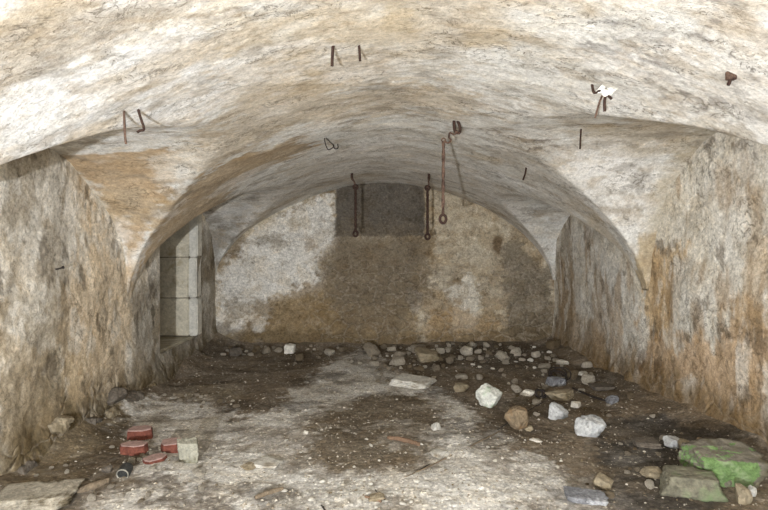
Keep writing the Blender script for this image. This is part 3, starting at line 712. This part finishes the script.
# rubble heap along the back wall, and stones strewn over the floor: individuals sharing a few shapes
rng = random.Random(8)
protos = [rock_mesh('rubble_stone', 500 + k, (1, rng.uniform(0.7, 1.1), rng.uniform(0.4, 0.8)), 7, 0.10, 4, 20) for k in range(10)]
for me in protos: me.materials.append(M['rubble'])
chips = [rock_mesh('lime_chip', 540 + k, (1, rng.uniform(0.6, 1.0), rng.uniform(0.25, 0.5)), 8, 0.06, 3, 14) for k in range(6)]
for me in chips: me.materials.append(M['chip'])
def strew(name, meshes, n, region, smin, smax, label, cat, group, dens=None):
    k = 0; tries = 0
    while k < n and tries < n * 30:
        tries += 1
        u, v = region()
        p = on_floor(u, v)
        if not (xl(p[1]) + 0.1 < p[0] < xr(p[1]) - 0.1) or p[1] > YB - 0.08: continue
        sz = smin + (smax - smin) * rng.random() ** 2.2
        if p[1] > YB - 0.1 - sz * 0.6: continue
        if any((p[0] - q[0]) ** 2 + (p[1] - q[1]) ** 2 < ((sz + q[2]) * 0.5) ** 2 for q in placed): continue
        placed.append((p[0], p[1], sz))
        o = bpy.data.objects.new(name, rng.choice(meshes)); C.objects.link(o)
        o.scale = (sz, sz, sz); o.rotation_euler = (rng.uniform(-.25, .25), rng.uniform(-.25, .25), rng.uniform(0, 6.28))
        o.location = (p[0], p[1], FH(p[0], p[1]) - sz * 0.08)
        tag(o, label, cat, group); k += 1
placed = []
for o in list(C.objects):
    if o.get('category') in ('rock', 'slab', 'block'): placed.append((o.location.x, o.location.y, max(o.dimensions.x, o.dimensions.y) * 0.9))
def box_r(x0, y0, x1, y1): return lambda: (rng.uniform(x0, x1), rng.uniform(y0, y1))
def gau(cxp, cyp, sx, sy): return lambda: (rng.gauss(cxp, sx), rng.gauss(cyp, sy))
strew('rubble_stone', protos, 60, gau(455, 357, 42, 6), 0.06, 0.28, 'small broken stone in the heap along the right half of the back wall', 'stone', 'rubble heap at the back wall')
strew('rubble_stone', protos, 30, gau(405, 366, 24, 9), 0.05, 0.18, 'small broken stone strewn around the long pale flat slab', 'stone', 'stones around the pale slab')
strew('rubble_stone', protos, 34, lambda: (rng.uniform(222, 345), 351 + abs(rng.gauss(0, 4))), 0.05, 0.17, 'small stone in the thin line at the foot of the back wall, left half', 'stone', 'stones at the foot of the back wall, left half')
strew('rubble_stone', protos, 40, gau(545, 384, 34, 16), 0.04, 0.16, 'small stone strewn around the wire coil near the right wall', 'stone', 'stones near the right wall')
strew('rubble_stone', protos, 22, lambda: (rng.uniform(150, 245), rng.uniform(396, 408)), 0.03, 0.09, 'small tan stone on the band of debris near the window', 'stone', 'debris below the window')
strew('rubble_stone', protos, 26, box_r(560, 400, 700, 500), 0.03, 0.09, 'small dusty stone on the dark soil of the right foreground', 'stone', 'stones on the dark soil')
strew('rubble_stone', protos, 26, box_r(30, 430, 230, 508), 0.03, 0.08, 'small dusty stone on the left foreground near the bricks', 'stone', 'stones near the bricks')
strew('lime_chip', chips, 60, box_r(250, 440, 560, 508), 0.015, 0.05, 'small white lime chip on the grey dust of the foreground', 'chip', 'lime chips in the foreground')
strew('lime_chip', chips, 40, gau(365, 493, 28, 9), 0.02, 0.05, 'small white lime chip in the cluster at the bottom centre', 'chip', 'lime chips clustered at the bottom centre')
strew('lime_chip', chips, 30, box_r(380, 352, 560, 372), 0.03, 0.10, 'white lime chip lying in the rubble before the back wall', 'chip', 'lime chips in the back rubble')

# loose grit, uncountable
def grit_mesh(n, seed):
    r = np.random.RandomState(seed); V = []; Fc = []
    base = np.array([(1, 0, -.3), (-.5, .87, -.3), (-.5, -.87, -.3), (0.1, 0, .8), (.55, .6, .25), (-.7, .05, .3)])
    fcs = [(0, 2, 1), (0, 4, 3), (4, 1, 5), (4, 5, 3), (5, 1, 2), (5, 2, 3), (3, 2, 0), (0, 1, 4)]
    pts = []
    while len(pts) < n:
        y = 2.7 + 5.3 * r.rand() ** 1.3; x = r.uniform(-2.6, 2.9)
        if x < xl(y) + 0.08 or x > xr(y) - 0.08: continue
        pts.append((x, y))
    pts = np.array(pts)
    d = polydist(pts, DUSTPOLY); keep = (d > -0.1) | (r.rand(n) < 0.6); pts = pts[keep]
    hz = FHv(pts[:, 0], pts[:, 1])
    for k, ((x, y), z) in enumerate(zip(pts, hz)):
        s = 0.002 + 0.010 * r.rand() ** 4 + 0.0004 * y; a = r.uniform(0, 6.28); c, sn = math.cos(a), math.sin(a)
        B = base * (s * r.uniform(.6, 1.4), s * r.uniform(.6, 1.4), s * r.uniform(.4, 1))
        B = np.stack([B[:, 0] * c - B[:, 1] * sn, B[:, 0] * sn + B[:, 1] * c, B[:, 2]], 1) + (x, y, z + s * 0.3)
        V.append(B); Fc += [tuple(i + 6 * k for i in f) for f in fcs]
    me = bpy.data.meshes.new('grit'); me.from_pydata(np.concatenate(V).tolist(), [], Fc); me.update()
    return me
g = new_obj('grit', grit_mesh(15000, 5), M['grit']); tag(g, 'fine pale grit and crumbled mortar scattered over the whole earth floor', 'grit', kind='stuff')

# ------------------------------------------------------------------ bricks
def brick(px, py, wpx, h, dp, seed, label, z=None, rz=0.0, tilt=(0, 0)):
    f = on_floor(px, py, 0.02); y = f[1] + dp / 2; w = wpx * y / F; X = (px - 384) / F * y
    ol = [(-w / 2, -dp * .1), (-w * .38, -dp * .45), (w * .2, -dp / 2), (w * .5, -dp * .2), (w * .46, dp * .3), (w * .1, dp / 2), (-w * .42, dp * .35)]
    r = random.Random(seed); ol = [(a * r.uniform(.92, 1.06), b * r.uniform(.92, 1.06)) for a, b in ol]
    base = FH(X, y) - 0.01 if z is None else z
    root = empty('brick_fragment', (X, y, base), rz); root.rotation_euler = (tilt[0], tilt[1], rz)
    new_obj('brick_body', prism_mesh('brick_body', ol, h, seed), M['brick'], root)
    t = new_obj('dusty_face', prism_mesh('dusty_face', [(a * .93, b * .93) for a, b in ol], 0.006, seed + 1, 0.002, 0.001), M['brick_dust'], root)
    t.location = (0, 0, h - 0.001)
    t['label'] = 'pinkish dust caked on the top face'
    tag(root, label, 'brick')
    return root
brick(140, 443, 25, 0.085, 0.16, 1, 'broken red brick standing furthest back in the brick group', rz=0.1)
brick(134, 459, 27, 0.075, 0.14, 2, 'broken red brick with a pink dusty top, at the left of the brick group', rz=-0.1)
brick(172, 455, 22, 0.070, 0.18, 3, 'dusty pinkish brick lying behind the squared pale block', rz=0.4)
brick(154, 468, 24, 0.030, 0.14, 4, 'flat piece of red brick in front, between its neighbours and the block', rz=0.9)

# ------------------------------------------------------------------ tin
p = on_floor(122, 481, 0.03)
tin = empty('tin_can', (p[0], p[1] + 0.05, FH(p[0], p[1]) + 0.036)); tag(tin, 'small dark tin can lying with its round end facing out, left foreground', 'tin can')
def lathe_y(name, prof, mat, parent, seg=28, cap=True):
    bm = bmesh.new(); rings = []
    for (r, yy_) in prof: rings.append([bm.verts.new((r * math.cos(2 * math.pi * k / seg), yy_, r * math.sin(2 * math.pi * k / seg))) for k in range(seg)])
    for A, B in zip(rings, rings[1:]):
        for k in range(seg): bm.faces.new((A[k], A[(k + 1) % seg], B[(k + 1) % seg], B[k]))
    if cap: bm.faces.new(rings[-1]); bm.faces.new(rings[0])
    bmesh.ops.recalc_face_normals(bm, faces=bm.faces)
    me = bpy.data.meshes.new(name); bm.to_mesh(me); bm.free(); return new_obj(name, me, mat, parent)
lathe_y('can_body', [(.012, -.035), (.024, -.036), (.030, -.050), (.037, -.052), (.040, -.045), (.040, .02), (.036, .025)], M['tin'], tin)
r_ = lathe_y('can_rim', [(.032, -.052), (.035, -.056), (.038, -.056), (.040, -.050), (.036, -.049), (.032, -.052)], M['tin_rim'], tin, cap=False)
r_['label'] = 'paler dull metal rim'
tin.rotation_euler = (0.25, 0, 0.06)

# ------------------------------------------------------------------ sticks, wood, wires
def stick(name, label, cat, pix, rad, mat, flat=0.6, lift=0.0, wob=0.004, seg=7, n=6):
    pts = []
    for (u, v) in pix:
        q = on_floor(u, v, 0.01); pts.append(Vector((q[0], q[1], FH(q[0], q[1]) + rad * 0.6 + lift)))
    pts = smooth_path(pts, n); r = random.Random(len(label))
    pts = [p + Vector((r.uniform(-wob, wob), r.uniform(-wob, wob), 0)) for p in pts]
    m = len(pts); rr = [rad * (0.75 + 0.35 * math.sin(math.pi * (i + .5) / m)) * r.uniform(.9, 1.1) for i in range(m)]
    o0 = pts[0].copy()
    me = tube_mesh(name, [([p - o0 for p in pts], rr)], seg); o = new_obj(name, me, M[mat]); o.location = o0
    tag(o, label, cat); return o
stick('wood_offcut', 'short thick pale piece of wood in the left foreground', 'wood', [(255, 497), (268, 492), (283, 487)], 0.016, 'wood')
stick('wood_strip', 'brown strip of wood on the dust at the centre', 'wood', [(388, 438), (402, 440), (420, 445)], 0.018, 'redwood')
stick('wood_offcut', 'dark piece of wood wedged beside the bottom left slab', 'wood', [(76, 500), (92, 495), (109, 488)], 0.022, 'wood')
stick('long_stick', 'long thin stick reaching from the grey dust to the round brown rock', 'stick', [(405, 476), (440, 461), (475, 446), (500, 432)], 0.005, 'wood', n=8)
stick('twig', 'dark thin twig leaning over the round brown rock', 'stick', [(497, 434), (520, 418), (545, 404)], 0.005, 'wire', lift=0.03, n=8)
stick('twig', 'dark curved twig at the lower centre among lime chips', 'stick', [(375, 488), (380, 494), (384, 497)], 0.005, 'wire')
stick('twig', 'tiny dark twig at the bottom edge left of centre', 'stick', [(321, 504), (324, 508), (326, 513)], 0.005, 'wire')
stick('twig', 'thin twig lying right of centre near the wood strip', 'stick', [(412, 474), (422, 466), (430, 462)], 0.004, 'wire')
stick('wood_splinter', 'rusty brown splinter near the lime chips at the bottom centre', 'wood', [(365, 495), (374, 497), (381, 500)], 0.009, 'redwood')
stick('dark_strip', 'dark stick sloping down from the white shard toward the right wall', 'stick', [(573, 390), (590, 398), (606, 404)], 0.012, 'wire', lift=0.02)  # dark tube drawing a thin dark line on the ground

def coil(px, py, rad, loops, wr, label, seed):
    r = random.Random(seed); q = on_floor(px, py, 0.02); z = FH(q[0], q[1])
    paths = []
    for k in range(loops):
        tx, ty = r.uniform(.2, 1.0), r.uniform(-.5, .5); R_ = rad * r.uniform(.75, 1.05); ox, oy = r.uniform(-.02, .02), r.uniform(-.03, .03)
        Mx = Matrix.Rotation(tx, 3, 'X') @ Matrix.Rotation(ty, 3, 'Y')
        ring = [Mx @ Vector((R_ * math.cos(a), R_ * math.sin(a) * .9, 0.004 * math.sin(3 * a))) for a in [2 * math.pi * i / 28 for i in range(28)]]
        mz = min(v.z for v in ring)
        ring = [v + Vector((ox, oy, -mz + wr * .5)) for v in ring]; ring.append(ring[0].copy())
        paths.append((ring, wr))
    o = new_obj('wire_coil', tube_mesh('wire_coil', paths, 7), M['wire']); o.location = (q[0], q[1], z)
    tag(o, label, 'wire'); return o
coil(559, 380, 0.105, 4, 0.008, 'tangled coil of dark wire near the right back corner', 1)
coil(541, 396, 0.06, 3, 0.008, 'small loop of dark wire in front of the larger coil', 2)

# ------------------------------------------------------------------ ironwork hanging from the vault
def anchor(px, py):
    p = on_ceil(px, py); return Vector(p)
def hook(px, py, drops, rad, label, mat='rust', name='ceiling_hook', group=None):
    """drops: pixel offsets from the anchor, hung at the anchor's depth"""
    a = anchor(px, py); s = a.y / F
    pts = [Vector((0, 0, 0.03))] + [Vector((dx * s, dyy, -dz * s)) for (dx, dz, dyy) in drops]
    pts = smooth_path(pts, 4)
    o = new_obj(name, tube_mesh(name, [(pts, rad)], 8), M[mat]); o.location = a
    tag(o, label, 'hook', group); return o
hook(124, 111, [(0, 0, 0), (0.5, 12, 0), (1, 24, 0), (2, 33, 0)], 0.0065, 'straight rusty iron hook on the near vault, far left', 'rust_lt')
hook(138, 109, [(0, 0, 0), (3, 10, 0), (6, 20, 0), (3, 22, -.01), (1, 24, -.02)], 0.0074, 'rusty hook with a curled foot, right of the straight one on the left')
hook(333, 46, [(0, 0, 0), (-.5, 8, 0), (-1, 20, 0)], 0.0088, 'longer of the two rusty hooks high at the centre of the vault')
hook(359, 46, [(0, 0, 0), (.5, 6, 0), (1, 15, 0)], 0.0074, 'shorter of the two rusty hooks high at the centre of the vault')
hook(581, 129, [(0, 0, 0), (-.5, 8, 0), (-1, 20, 0)], 0.0074, 'thin dark hook on the right of the vault below the white rag')
hook(526, 169, [(0, 0, 0), (-1, 5, 0), (-3, 11, 0)], 0.0088, 'small dark hook on the right of the vault, deepest in the room')
# bent wire clip
a = anchor(326, 138); s = a.y / F
pts = [(0, 0, .02), (-1.5 * s, 0, -1 * s), (0.5 * s, -.01, -9 * s), (3 * s, -.01, -12 * s), (8 * s, 0, -8 * s), (4 * s, 0, -4 * s), (0, 0, 0)]
pts2 = [(7 * s, 0, -7 * s), (9 * s, -.01, -11 * s), (12 * s, 0, -10 * s), (11.5 * s, 0, -6 * s)]
o = new_obj('wire_clip', tube_mesh('wire_clip', [(smooth_path(pts, 4), .005), (smooth_path(pts2, 4), .005)]), M['wire']); o.location = a
tag(o, 'bent triangular wire clip on the middle of the vault', 'hook')
# rusty stub
a = anchor(731, 71)
root = empty('iron_stub', a); tag(root, 'short rusty iron stub sticking out of the vault at the far right', 'hook')
new_obj('plate', prism_mesh('plate', [(-.022, -.012), (.022, -.012), (.022, .012), (-.022, .012)], .05, 3, .003, .002), M['rust_lt'], root).location = (0, 0, -0.045)
new_obj('pin', tube_mesh('pin', [(smooth_path([(0, 0, -.03), (-.012, -.008, -.055), (-.02, -.01, -.07)], 3), .008)]), M['rust'], root)
# rag hook
a = anchor(602, 88); s = a.y / F
root = empty('rag_hook', a); tag(root, 'cluster of rusty hooks pinning a white scrap to the vault, right side', 'hook')
new_obj('hook', tube_mesh('hook', [(smooth_path([(0, 0, .02), (1 * s, -.01, -4 * s), (-3 * s, -.01, -14 * s), (-7 * s, 0, -30 * s)], 4), .006)]), M['rust_lt'], root)
new_obj('hook', tube_mesh('hook', [(smooth_path([(3 * s, 0, .02), (3 * s, -.02, -5 * s), (1 * s, -.02, -14 * s), (2 * s, -.01, -24 * s)], 4), .009)]), M['rust'], root)
new_obj('clamp', tube_mesh('clamp', [(smooth_path([(-10 * s, 0, .02), (-9 * s, -.02, -6 * s), (-2 * s, -.03, -3 * s), (3 * s, -.03, -8 * s), (8 * s, -.02, -12 * s)], 4), .008)]), M['rust'], root)
bm = bmesh.new(); bmesh.ops.create_grid(bm, x_segments=18, y_segments=12, size=1)
for v in bm.verts:
    X, Y = v.co.x, v.co.y; w = (1 - abs(Y) ** 1.5 * .45)
    v.co = Vector((X * 10 * s * w + 2 * s, -.035 + 0.012 * math.sin(X * 5 + Y * 3) - .008 * math.cos(Y * 6), -4 * s + Y * 5.5 * s * (1 - .6 * abs(X) ** 1.6) + .006 * math.sin(X * 7)))
me = bpy.data.meshes.new('white_scrap'); bm.to_mesh(me); bm.free()
o = new_obj('white_scrap', me, M['cloth'], root); md = o.modifiers.new('s', 'SOLIDIFY'); md.thickness = .006
o['label'] = 'crumpled white scrap'

def ring_path(c, r, n=20, axis='y', sx=1.0):
    pts = [Vector((c[0] + r * sx * math.cos(t), c[1], c[2] + r * math.sin(t))) if axis == 'y' else Vector((c[0], c[1] + r * sx * math.cos(t), c[2] + r * math.sin(t))) for t in [2 * math.pi * k / n for k in range(n)]]
    return pts + [pts[0].copy()]
def hanging_rod(apx, apy, tpx, tpy, bpy_, depth, label, rad=0.020, ring=0.036):
    """anchor pixel on the vault, top of rod, bottom row; depth of the rod"""
    s = depth / F
    ax, az = (apx - 384) * s, EYE + (255 - apy) * s
    az = float(H(ax, depth)) ; A = Vector((ax, depth, az))
    T = Vector(((tpx - 384) * s, depth, EYE + (255 - tpy) * s)) - A; B = Vector(((tpx - 384) * s, depth, EYE + (255 - bpy_) * s)) - A
    root = empty('hanging_iron_rod', A); tag(root, label, 'rod')
    k1 = Vector((0, 0, T.z * 0.55)) + Vector((T.x * .3, 0, 0))
    new_obj('ceiling_staple', tube_mesh('ceiling_staple', [(smooth_path([(-.006, 0, .03), (-.010, 0, k1.z * .6), k1, (.006, .0, k1.z * .6), (.004, 0, .03)], 4), rad * .5)]), M['rust'], root)
    new_obj('link', tube_mesh('link', [(smooth_path([k1 + Vector((0, -.012, .012)), k1 + Vector((0, .01, .01)), (k1 + T) / 2 + Vector((.008, 0, 0)), T + Vector((-.008, .008, -.006)), T + Vector((-.004, -.014, .016))], 5), rad * .6)]), M['rust_lt'], root)
    br = T + (B - T) * 0.96
    bar = []
    n = 26
    for i in range(n + 1):
        p = T.lerp(br, i / n); bar.append(p + Vector((0.0012 * math.sin(i * 1.7), 0.0012 * math.cos(i * 2.3), 0)))
    top = ring_path((T.x, T.y, T.z), rad * 1.5, 14)
    new_obj('bar', tube_mesh('bar', [(bar, [rad * (0.92 + .12 * math.sin(i * 2.1)) for i in range(n + 1)]), (top, rad * .7)]), M['rust'], root)
    new_obj('ring', tube_mesh('ring', [(ring_path((br.x, br.y, br.z - ring * .6), ring, 22, 'y', .8), rad * .8)]), M['rust'], root)
    return root
# the large near rod hangs from a clasp by an S link
d = 4.3; s = d / F
A = anchor(456, 120); d = A.y; s = d / F
root = empty('hanging_iron_rod', A); tag(root, 'long iron rod with ring end hanging nearest the camera, casting a long shadow', 'rod')
def pv(px, py, off=0.0): return Vector(((px - 384) * s, d + off, EYE + (255 - py) * s)) - A
new_obj('clasp', tube_mesh('clasp', [(smooth_path([pv(455, 116, .0), pv(454, 121), pv(455, 131), pv(459, 133), pv(460, 128), pv(457, 119), pv(456, 116)], 4), .013)]), M['rust'], root)
new_obj('s_link', tube_mesh('s_link', [(smooth_path([pv(457, 131, -.01), pv(454, 135, -.02), pv(450, 133, -.01), pv(449, 137), pv(451, 140, .01), pv(448, 143), pv(444, 141)], 5), .0085)]), M['rust_lt'], root)
bar = [pv(443.5, 142).lerp(pv(443, 214), i / 30) for i in range(31)]
new_obj('bar', tube_mesh('bar', [([p + Vector((.005 * math.cos(i * .5), .005 * math.sin(i * .5), 0)) for i, p in enumerate(bar)], .0105), ([p - Vector((.005 * math.cos(i * .5), .005 * math.sin(i * .5), 0)) for i, p in enumerate(bar)], .0105), (ring_path(pv(443.5, 140), .016, 14), .006)]), M['rust_lt'], root)
new_obj('ring', tube_mesh('ring', [(ring_path(pv(443, 219), 4.2 * s, 24, 'y', .75), .012)]), M['rust'], root)
hanging_rod(352, 178, 355.5, 187, 234, 6.9, 'thin iron rod hanging in front of the dark patch, at its left edge')
hanging_rod(429, 180, 427.5, 188, 237, 6.9, 'thin iron rod hanging in front of the dark patch, at its right edge')
# nail in the left wall
q = on_side(55, 269, -1); root = empty('wall_nail', q); tag(root, 'small dark nail sticking out of the left wall', 'nail')
root.location = (q[0], q[1], q[2])
new_obj('shank', tube_mesh('shank', [(smooth_path([(-.05, 0, -.01), (.02, 0, 0), (.055, .01, .012)], 4), .006)]), M['wire'], root)
new_obj('head', tube_mesh('head', [([(.050, .009, .010), (.060, .011, .014)], .012)]), M['wire'], root)
